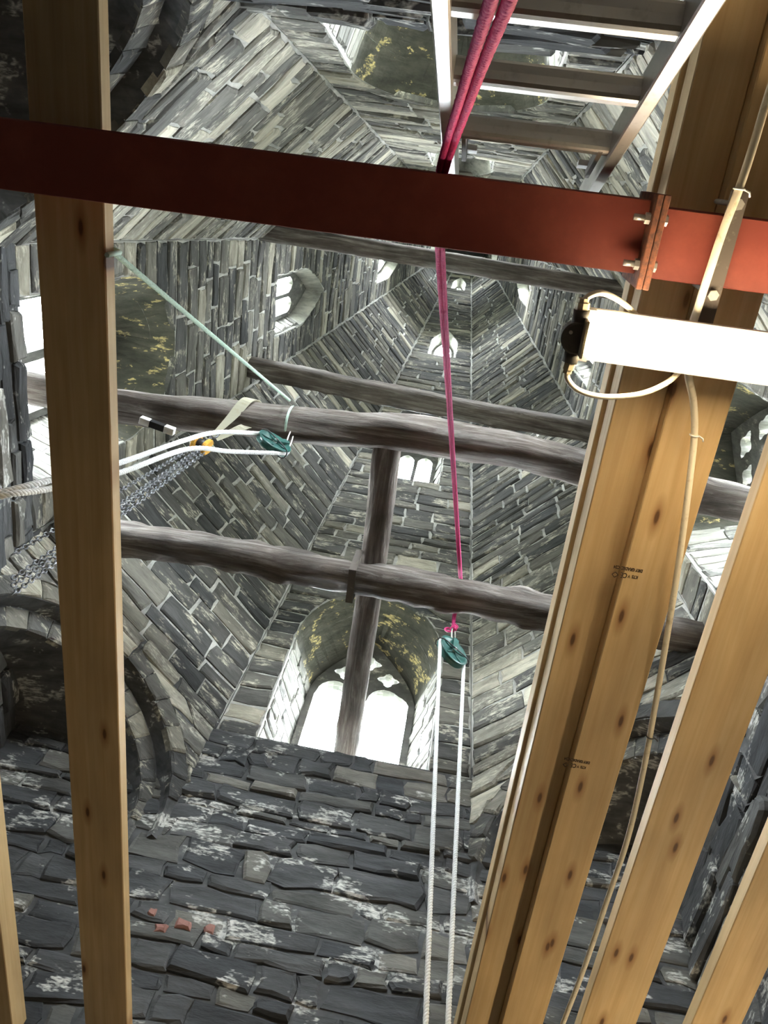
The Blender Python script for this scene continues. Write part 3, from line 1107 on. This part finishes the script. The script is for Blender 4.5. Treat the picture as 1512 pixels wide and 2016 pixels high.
# doubled magenta rope: up past the girder, over it, away to the lowest beam and down to the pulley
pink = thing('rope', P(866, 340, 1.98), 'doubled magenta rope running over the red girder to the lowest oak beam', 'rope')
kn = PY(893, 1236, 2.45)
for k, off in enumerate((-0.0085, 0.0085)):
    mb = MB()
    o = V(off, 0, 0)
    path = smooth_path([P(1010, -70, 0.80) + o, P(985, 0, 0.90) + o, P(921, 180, 1.32) + o * 0.9, P(869, 345, 1.975) + o * 0.8, P(866, 440, 2.00) + o * 0.7, P(869, 540, 2.30) + o * 0.7, P(887, 830, 3.35) + o * 0.6, P(906, 1128, 4.36) + o * 0.6,
                        V(0.170, 2.36, 4.385) + o * 0.6, V(0.165, 2.475, 4.36) + o * 0.6, V(0.165, 2.50, 4.26) + o * 0.6, V(0.16, 2.47, 4.13) + o * 0.5, kn + o * 0.4], 10)
    braided(mb, path, 0.0080, 0.034)
    obj('strand', mb, M['rope_pink'], pink)
mb = MB()
for i in range(3):
    mb.tube([kn + V(0.012 * math.cos(a) + 0.004 * i, 0.012 * math.sin(a), 0.016 * (i - 1) + 0.005 * math.sin(2 * a)) for a in [2 * math.pi * j / 14 for j in range(14)]], 0.0085, 6, closed=True)
mb.tube([kn + V(-0.028 + 0.02 * math.cos(a), 0.004 * math.sin(a), -0.03 + 0.024 * math.sin(a)) for a in [2 * math.pi * j / 16 for j in range(16)]], 0.006, 6, closed=True)
obj('knot', mb, M['rope_pink'], pink)


def pulley(C, sdir, odir, R, label, eye):
    """grooved wheel; sdir across the two rope contacts, odir the way the bracket points"""
    sdir = Vector(sdir).normalized()
    odir = Vector(odir); odir = (odir - sdir * odir.dot(sdir)).normalized()
    ax = sdir.cross(odir)
    root = thing('pulley', C, label, 'pulley', 'green rope pulleys')
    mb = MB()
    prof = [(R * 0.16, -0.012), (R * 0.62, -0.010), (R * 0.84, -0.017), (R * 1.0, -0.019), (R * 1.0, -0.014), (R * 0.86, -0.004), (R * 0.86, 0.004), (R * 1.0, 0.014), (R * 1.0, 0.019), (R * 0.84, 0.017), (R * 0.62, 0.010), (R * 0.16, 0.012)]
    mb.revolve(C, ax, prof, 36)
    obj('wheel', mb, M['pulley_green'], root)
    for i in range(5):
        a = 2 * math.pi * i / 5 + 0.3
        d = sdir * math.cos(a) + odir * math.sin(a)
        mb = MB()
        mb.tube([C + d * R * 0.15 + ax * 0.010, C + d * R * 0.86 + ax * 0.016], 0.006, 6)
        mb.tube([C + d * R * 0.15 - ax * 0.010, C + d * R * 0.86 - ax * 0.016], 0.006, 6)
        obj('spoke', mb, M['pulley_green'], root)
    top = C + odir * (R * 1.22)
    for s in (-1, 1):
        mb = MB()
        a = C + ax * s * 0.026 - odir * 0.02
        b = C + ax * s * 0.026 + odir * R * 1.02
        mb.obox((a + b) / 2, ((b - a).length / 2, 0.018, 0.003), Matrix((odir, ax.cross(odir), ax)).transposed())
        mb.tube([b, top], 0.010, 6)
        obj('bracket', mb, M['pulley_green'], root)
    mb = MB()
    mb.cyl(C - ax * 0.034, C + ax * 0.034, 0.010, 8)
    obj('axle', mb, M['zinc'], root)
    mb = MB()
    pts = []
    for i in range(28):
        a = 2 * math.pi * i / 28
        x = math.copysign(abs(math.cos(a)) ** 0.35, math.cos(a)) * (R + 0.016)
        y = math.copysign(abs(math.sin(a)) ** 0.8, math.sin(a)) * 0.034
        pts.append(C + sdir * x + ax * y - odir * 0.004)
    mb.tube(pts, 0.0035, 6, closed=True)
    obj('rope_guard', mb, M['black_rubber'], root, 'black wire rope guard')
    mb = MB()
    ec = top + (Vector(eye) - top) * 0.4
    e1 = (Vector(eye) - top).normalized()
    e2 = e1.orthogonal().normalized()
    rl = max(0.018, (Vector(eye) - top).length * 0.62)
    mb.tube([ec + e1 * rl * math.cos(a) + e2 * 0.016 * math.sin(a) for a in [2 * math.pi * i / 18 for i in range(18)]], 0.0045, 6, closed=True)
    obj('shackle', mb, M['zinc'], root)
    return root, sdir, odir, ax


C1 = V(0.167, 2.4525, 3.745)
pulley(C1, (0.174, 0.125, 0), (0, 0, 1), 0.098, 'green pulley hanging from the magenta knot with two white ropes', kn)
s1 = V(0.174, 0.125, 0).normalized()
ro = thing('hoist_rope', V(0.2, 2.45, FL), 'white laid rope hanging in two falls from the green pulley', 'rope')
A = C1 - s1 * 0.091; B = C1 + s1 * 0.091
eA = PY(838, 2016, A.y - 0.01); eB = PY(882, 2016, B.y - 0.02)


def ext(a, b, z):
    d = b - a
    return a + d * ((z - a.z) / d.z)


over = [C1 + (s1 * -math.cos(a) + V(0, 0, 1) * math.sin(a)) * 0.091 for a in [math.pi * i / 10 for i in range(11)]]
mb = MB()
laid(mb, [ext(A, eA, 0.2)] + [A.lerp(ext(A, eA, 0.2), f) for f in (0.75, 0.5, 0.25)] + over, 0.0105, 0.036)
obj('fall', mb, M['rope_white'], ro)
mb = MB()
laid(mb, [B, B.lerp(ext(B, eB, 0.2), 0.5), ext(B, eB, 0.2)], 0.0105, 0.036)
obj('fall', mb, M['rope_white'], ro)

C2 = P(539, 873, 4.09)
r2 = V(-0.47, -0.31, -0.82).normalized()
s2 = V(0.72, 0.30, -0.55)
s2 = (s2 - r2 * s2.dot(r2)).normalized()
eye2 = P(577, 846, 4.31)
pulley(C2, s2, -r2, 0.10, 'green pulley slung close under the log beam beside the sling', eye2)
mb = MB()
Ra = 0.092
over = [C2 + (s2 * -math.cos(a) - r2 * math.sin(a)) * Ra for a in [math.pi * i / 10 for i in range(11)]]
l1 = smooth_path([C2 - s2 * Ra, P(430, 851, 3.72), P(360, 868, 3.38), P(230, 913, 2.80), P(100, 945, 2.40), P(15, 966, 2.25), P(-60, 985, 2.2)], 8)
l2 = smooth_path([C2 + s2 * Ra, P(455, 889, 3.70), P(370, 884, 3.30), P(232, 932, 2.75), P(100, 962, 2.36), P(15, 974, 2.2), P(-60, 992, 2.17)], 8)
laid(mb, l1[::-1] + over[1:-1] + l2, 0.0125, 0.04)
obj('pulling_rope', mb, M['rope_white'], None, 'white rope led round the pulley under the log beam', 'rope')

mb = MB()
g0 = V(-0.945, 0.30, 2.03); g1 = P(570, 788, 4.47)
g0 = P(208, 484, 2.03)
laid(mb, [g0, g0.lerp(g1, 0.33), g0.lerp(g1, 0.66), g1], 0.0085, 0.022, 3, 1, 5)
gl = P(572, 835, 4.38)
gw = [gl + V(0.006 * math.sin(a), 0.103 * math.cos(a + math.pi), 0.10 * math.sin(a)) for a in [2 * math.pi * i / 20 for i in range(20)]]
mb.tube(gw, 0.0075, 6, closed=True)
gj = [V(0, g0.y + 0.01, 0) + V(x, 0, z) for x, z in ((-1.114, 1.952), (-0.919, 1.952), (-0.917, 2.02), (-1.116, 2.02))]
mb.tube([gj[1], gj[2], g0], 0.007, 6)
obj('tie_rope', mb, M['rope_green'], None, 'pale green rope stretched from a pine joist up to the log beam', 'rope')

# ------------------------------------------------------------------ chain hoist and its sling
HC = P(397, 876, 4.05)
hd = (P(232, 985, 3.3) - HC).normalized()            # the load pulls this way
ho = (P(440, 842, 4.22) - HC).normalized()
ha = (P(404, 886, 3.98) - P(382, 858, 4.10)); ha = (ha - hd * ha.dot(hd)).normalized()
hb = hd.cross(ha)
hoist = thing('chain_hoist', HC, 'yellow chain hoist hanging from the webbing sling on the log beam', 'hoist')
for s in (-1, 1):
    mb = MB()
    c = HC + ha * (0.034 * s)
    ring = []
    for i in range(16):
        a = 2 * math.pi * i / 16
        ring.append((math.copysign(abs(math.cos(a)) ** 0.6, math.cos(a)) * 0.052, math.copysign(abs(math.sin(a)) ** 0.8, math.sin(a)) * 0.040))
    mb.loft([[c + hd * x * f + hb * y * f + ha * h for x, y in ring] for f, h in ((0.9, -0.013), (1, -0.009), (1, 0.009), (0.86, 0.014))], True, True, False)
    obj('cover', mb, M['hoist_yellow'], hoist, 'yellow side cover')
mb = MB()
mb.cyl(HC - ha * 0.025, HC + ha * 0.025, 0.034, 14)
obj('drum', mb, M['black_rubber'], hoist)
for s in (-1, 1):
    for t in (-1, 1):
        mb = MB(); hexbolt(mb, HC + ha * (0.047 * s) + hd * 0.034 * t, ha * s, 0.006, 0.004, 0.003); obj('bolt', mb, M['zinc'], hoist)
hk = HC + ho * 0.085
mb = MB()
mb.tube([HC + ho * 0.03, hk], 0.007, 8)
mb.tube([hk + ho * 0.02 + (ho * math.cos(a) + ha * math.sin(a)) * 0.022 for a in [2 * math.pi * i / 14 for i in range(14)]], 0.0055, 6, closed=True)
obj('top_hook', mb, M['chain'], hoist)


def chain(mb, a, b, link=0.030, w=0.0085, r=0.0032, sag=0.0):
    L = (b - a).length
    n = int(L / (link * 0.74))
    t = (b - a).normalized()
    u = t.orthogonal().normalized(); v = t.cross(u)
    for i in range(n):
        f = (i + 0.5) / n
        c = a.lerp(b, f) - V(0, 0, sag * 4 * f * (1 - f))
        d = u if i % 2 else v
        pts = []
        for k in range(8):
            q = 2 * math.pi * k / 8
            pts.append(c + t * math.cos(q) * link * 0.46 + d * math.sin(q) * w)
        mb.tube(pts, r, 4, closed=True)


G_C = 'chains of the yellow hoist'
for i, (sx, sy, sz, ex, ey, ez, sag, lab) in enumerate((
        (385, 878, 4.04, 24, 1092, 2.42, 0.0, 'single steel load chain, upper one slanting away from the yellow hoist'),
        (392, 884, 4.02, 24, 1140, 2.38, 0.0, 'steel hand chain of the yellow hoist, upper of the close pair'),
        (396, 886, 4.00, 24, 1154, 2.36, 0.02, 'steel hand chain of the yellow hoist, lower of the close pair'),
        (402, 892, 4.00, 24, 1170, 2.34, 0.04, 'slack steel chain, lowest of those leading from the yellow hoist'))):
    mb = MB()
    chain(mb, P(sx, sy, sz), P(ex, ey, ez), sag=sag)
    obj('chain', mb, M['chain'], None, lab, 'chain', G_C)

mb = MB()
ly = 1.40
cx = P(485, 800, 4.38)
path = [hk + V(0.0, 0, 0.02), P(455, 822, 4.27), P(486, 792, 4.38) + V(0, -0.012, 0.0), V(cx.x + 0.03, cx.y + 0.0, 4.485), V(cx.x + 0.045, cx.y + 0.10, 4.46), V(cx.x + 0.045, cx.y + 0.125, 4.36), V(cx.x + 0.02, cx.y + 0.09, 4.27), hk + V(0.02, 0.02, 0.03)]
sp = smooth_path(path, 6)
rings = []
for i, p in enumerate(sp):
    t = (sp[min(i + 1, len(sp) - 1)] - sp[max(i - 1, 0)]).normalized()
    wdir = V(1, 0.15, 0.25); wdir = (wdir - t * wdir.dot(t)).normalized()
    nn = t.cross(wdir)
    f = min(1.0, 0.35 + 0.65 * min(i, len(sp) - 1 - i) / 8)
    w = 0.030 * f
    rings.append([p + wdir * w + nn * 0.002, p - wdir * w + nn * 0.002, p - wdir * w - nn * 0.002, p + wdir * w - nn * 0.002])
mb.loft(rings, True, True, False)
obj('webbing_sling', mb, M['sling'], None, 'pale webbing sling looped over the log beam', 'sling')

blk = thing('packing_block', P(310, 838, 4.23), 'small dark block with white ends under the log beam', 'block')
c = P(310, 838, 4.235)
Rb = Matrix.Rotation(math.radians(12), 3, 'Z')
mb = MB(); mb.obox(c, (0.045, 0.02, 0.02), Rb, 0.002); obj('core', mb, M['black_rubber'], blk)
for s in (-1, 1):
    mb = MB(); mb.obox(c + Rb @ V(s * 0.075, 0, 0), (0.03, 0.021, 0.021), Rb, 0.002); obj('end', mb, M['white_plastic'], blk)

# ------------------------------------------------------------------ ladder
def lad(z, x, dz=0.0):
    return V(x, -0.205 + 0.275 * (z - 1.29), z)


ldir = (lad(2, 0) - lad(1, 0)).normalized()
lnor = V(1, 0, 0).cross(ldir)                    # towards -Y, down
RL = Matrix((ldir, V(1, 0, 0), ldir.cross(V(1, 0, 0)))).transposed()
ladder = thing('ladder', lad(0.55, 0.055), 'aluminium ladder leaning against the red girder', 'ladder')
for x in (-0.111, 0.224):
    mb = MB()
    a, b = lad(0.50, x), lad(2.22, x)
    mb.obox((a + b) / 2, ((b - a).length / 2, 0.0135, 0.030), RL, 0.003)
    obj('stile', mb, M['alu'], ladder)
for z in (0.57, 0.81, 1.05, 1.29, 1.53, 1.79):
    mb = MB()
    prof = [(0.020 * math.copysign(abs(math.cos(q)) ** 0.6, math.cos(q)), 0.022 * math.copysign(abs(math.sin(q)) ** 0.6, math.sin(q))) for q in [2 * math.pi * k / 14 for k in range(14)]]
    up = RL @ V(1, 0, 0); out = RL @ V(0, 0, 1)
    mb.loft([[lad(z, x) + up * u + out * w for u, w in prof] for x in (-0.098, 0.211)], True, True, False)
    obj('rung', mb, M['alu'], ladder)
for (x, z0, z1) in ((0.195, 1.78, 1.96), (-0.078, 1.80, 1.95)):
    mb = MB()
    a, b = lad(z0, x), lad(z1, x)
    mb.obox((a + b) / 2 + RL @ V(0, 0, 0.01), ((b - a).length / 2, 0.005, 0.012), RL, 0.001)
    br = obj('hook_bracket', mb, M['strap_steel'], ladder, 'dark hook bracket at the ladder head')
    for zz in (z0 + 0.01, z1 - 0.02):
        mb = MB()
        mb.obox(lad(zz, x - 0.014 * (1 if x > 0 else -1)) + RL @ V(0, 0, 0.0), (0.013, 0.012, 0.006), RL, 0.001)
        obj('tab', mb, M['white_plastic'], br)

# ------------------------------------------------------------------ second batten lamp low on the east wall, lighting the chamber
low = thing('batten_lamp', (1.63, 2.8, 0.74), 'second fluorescent batten lamp low on the east wall', 'lamp')
mb = MB(); mb.box((1.605, 2.25, 0.74), (1.64, 3.40, 0.86), None, 0.004)
obj('housing', mb, M['white_plastic'], low)
mb = MB()
prof = [(1.605 - 0.06 * math.sin(math.pi * i / 10), 0.80 + 0.045 * math.cos(math.pi * i / 10)) for i in range(11)]
mb.loft([[V(x, y, z) for x, z in prof] for y in (2.27, 3.38)], True, True, True)
obj('diffuser', mb, M['low_lamp'], low, 'glowing white diffuser')

# ------------------------------------------------------------------ fluorescent lamp, its strap, box and cables
lampo = thing('batten_lamp', (0.8, 0.295, 1.64), 'glowing fluorescent batten lamp fixed below the red girder', 'lamp')
LX0, LX1 = 0.230, 1.46
prof = []
for i in range(13):
    a = math.pi * i / 12
    prof.append((0.2965 + 0.039 * math.copysign(abs(math.cos(a)) ** 0.7, math.cos(a)), 1.715 - 0.075 * abs(math.sin(a)) ** 0.7))
mb = MB()
mb.loft([[V(x, 0.2965 + (y - 0.2965) * f, 1.715 + (z - 1.715) * f) for y, z in prof] for x, f in ((LX0, 0.93), (LX0 + 0.012, 1), (LX1 - 0.012, 1), (LX1, 0.93))], True, True, True)
obj('diffuser', mb, M['lamp'], lampo, 'glowing white diffuser')
mb = MB(); mb.box((0.218, 0.243, 1.716), (1.472, 0.350, 1.742), None, 0.004)
obj('housing', mb, M['white_plastic'], lampo)
mb = MB(); mb.box((0.221, 0.259, 1.645), (0.2295, 0.334, 1.716), None, 0.002)
obj('end_cap', mb, M['brass'], lampo)
for y, z in ((0.255, 1.714), (0.338, 1.714)):
    mb = MB(); mb.box((0.226, y - 0.012, 1.700), (0.246, y + 0.012, 1.717), None, 0.001)
    obj('clip', mb, M['alu'], lampo)

sroot = thing('hanger_strap', (0.483, 0.15, 1.745), 'dark steel strap clamped under the red girder holding the lamp', 'strap')
mb = MB(); mb.box((0.466, -0.012, 1.786), (0.500, 0.345, 1.797), None, 0.001)
obj('bar', mb, M['strap_steel'], sroot)
mb = MB(); mb.box((0.472, 0.27, 1.743), (0.494, 0.32, 1.786), None, 0.001)
obj('spacer', mb, M['strap_steel'], sroot)
for y in (0.014, 0.192):
    mb = MB(); hexbolt(mb, V(0.483, y, 1.786), (0, 0, -1), 0.0115, 0.010, 0.0)
    mb.cyl(V(0.483, y, 1.797), V(0.483, y, 1.955), 0.0055, 8)
    obj('bolt', mb, M['zinc'], sroot)

jb = thing('junction_box', P(1134, 664, 1.68), 'dark grey round conduit box at the end of the batten lamp', 'junction box')
jc = P(1136, 664, 1.69)
mb = MB()
mb.revolve(jc, (0, 0, 1), [(0.030, -0.018), (0.034, -0.015), (0.034, 0.018), (0.030, 0.02)], 28, False)
obj('box', mb, M['grey_box'], jb)
ja, jd = P(1147, 600, 1.69), P(1118, 722, 1.69)
for e in (ja, jd):
    d = (e - jc).normalized()
    mb = MB(); mb.cyl(jc + d * 0.028, e - d * 0.010, 0.0165, 14); obj('spout', mb, M['grey_box'], jb)
    mb = MB(); mb.cyl(e - d * 0.014, e + d * 0.004, 0.0145, 8, smooth=False); mb.cyl(e + d * 0.004, e + d * 0.013, 0.0115, 8, smooth=False)
    obj('gland', mb, M['brass'], jb, 'brass coloured cable gland')
for i in range(2):
    a = 0.6 + i * math.pi
    mb = MB(); mb.cyl(jc + V(0.02 * math.cos(a), 0.02 * math.sin(a), -0.0195), jc + V(0.02 * math.cos(a), 0.02 * math.sin(a), -0.0175), 0.004, 8)
    obj('screw', mb, M['zinc'], jb)


def cable(path, r, label):
    mb = MB(); mb.tube(smooth_path(path, 10), r, 8)
    return obj('cable', mb, M['cable'], None, label, 'cable', 'lamp cables')


cable([ja, P(1158, 584, 1.69), P(1187, 577, 1.70), P(1228, 598, 1.73), P(1262, 634, 1.75), P(1290, 690, 1.755)], 0.0062, 'thin cable looping from the upper gland of the conduit box')
cable([jd, P(1117, 745, 1.69), P(1140, 769, 1.69), P(1190, 781, 1.70), P(1262, 775, 1.72), P(1318, 750, 1.75), P(1350, 715, 1.757)], 0.0062, 'thin cable looping from the lower gland of the conduit box')
mc = thing('cable', P(1365, 830, 1.93), 'long white cable crossing the girder and hanging along the stamped joist', 'cable', 'lamp cables')
mb = MB()
mb.tube(smooth_path([P(1545, 90, 1.90), P(1512, 190, 1.86), P(1482, 290, 1.80), P(1455, 372, 1.768), P(1425, 450, 1.768), P(1400, 525, 1.768), P(1376, 600, 1.768), P(1357, 665, 1.768), P(1355, 735, 1.80), P(1365, 790, 1.88), P(1367, 857, 1.92), P(1356, 960, 1.925), P(1336, 1110, 1.925), P(1312, 1260, 1.925), P(1288, 1400, 1.925), P(1266, 1520, 1.925), P(1236, 1650, 1.92), P(1196, 1770, 1.92), P(1152, 1900, 1.92), P(1112, 2005, 1.92), P(1070, 2110, 1.92)], 8), 0.0085, 10)
obj('sheath', mb, M['cable'], mc)
for px, py, z, m_ in ((1455, 372, 1.768, 'white_plastic'), (1367, 857, 1.92, 'white_plastic'), (1280, 1450, 1.925, 'black_rubber')):
    c = P(px, py, z)
    mb = MB()
    mb.tube([c + V(0.0105 * math.cos(a), 0, 0.0105 * math.sin(a)) for a in [2 * math.pi * i / 12 for i in range(12)]], 0.002, 5, closed=True)
    mb.tube([c + V(0.010, 0, 0), c + V(0.020, 0.004, -0.006), c + V(0.024, 0.012, 0.0)], 0.0022, 5)
    obj('cable_tie', mb, M[m_], mc)
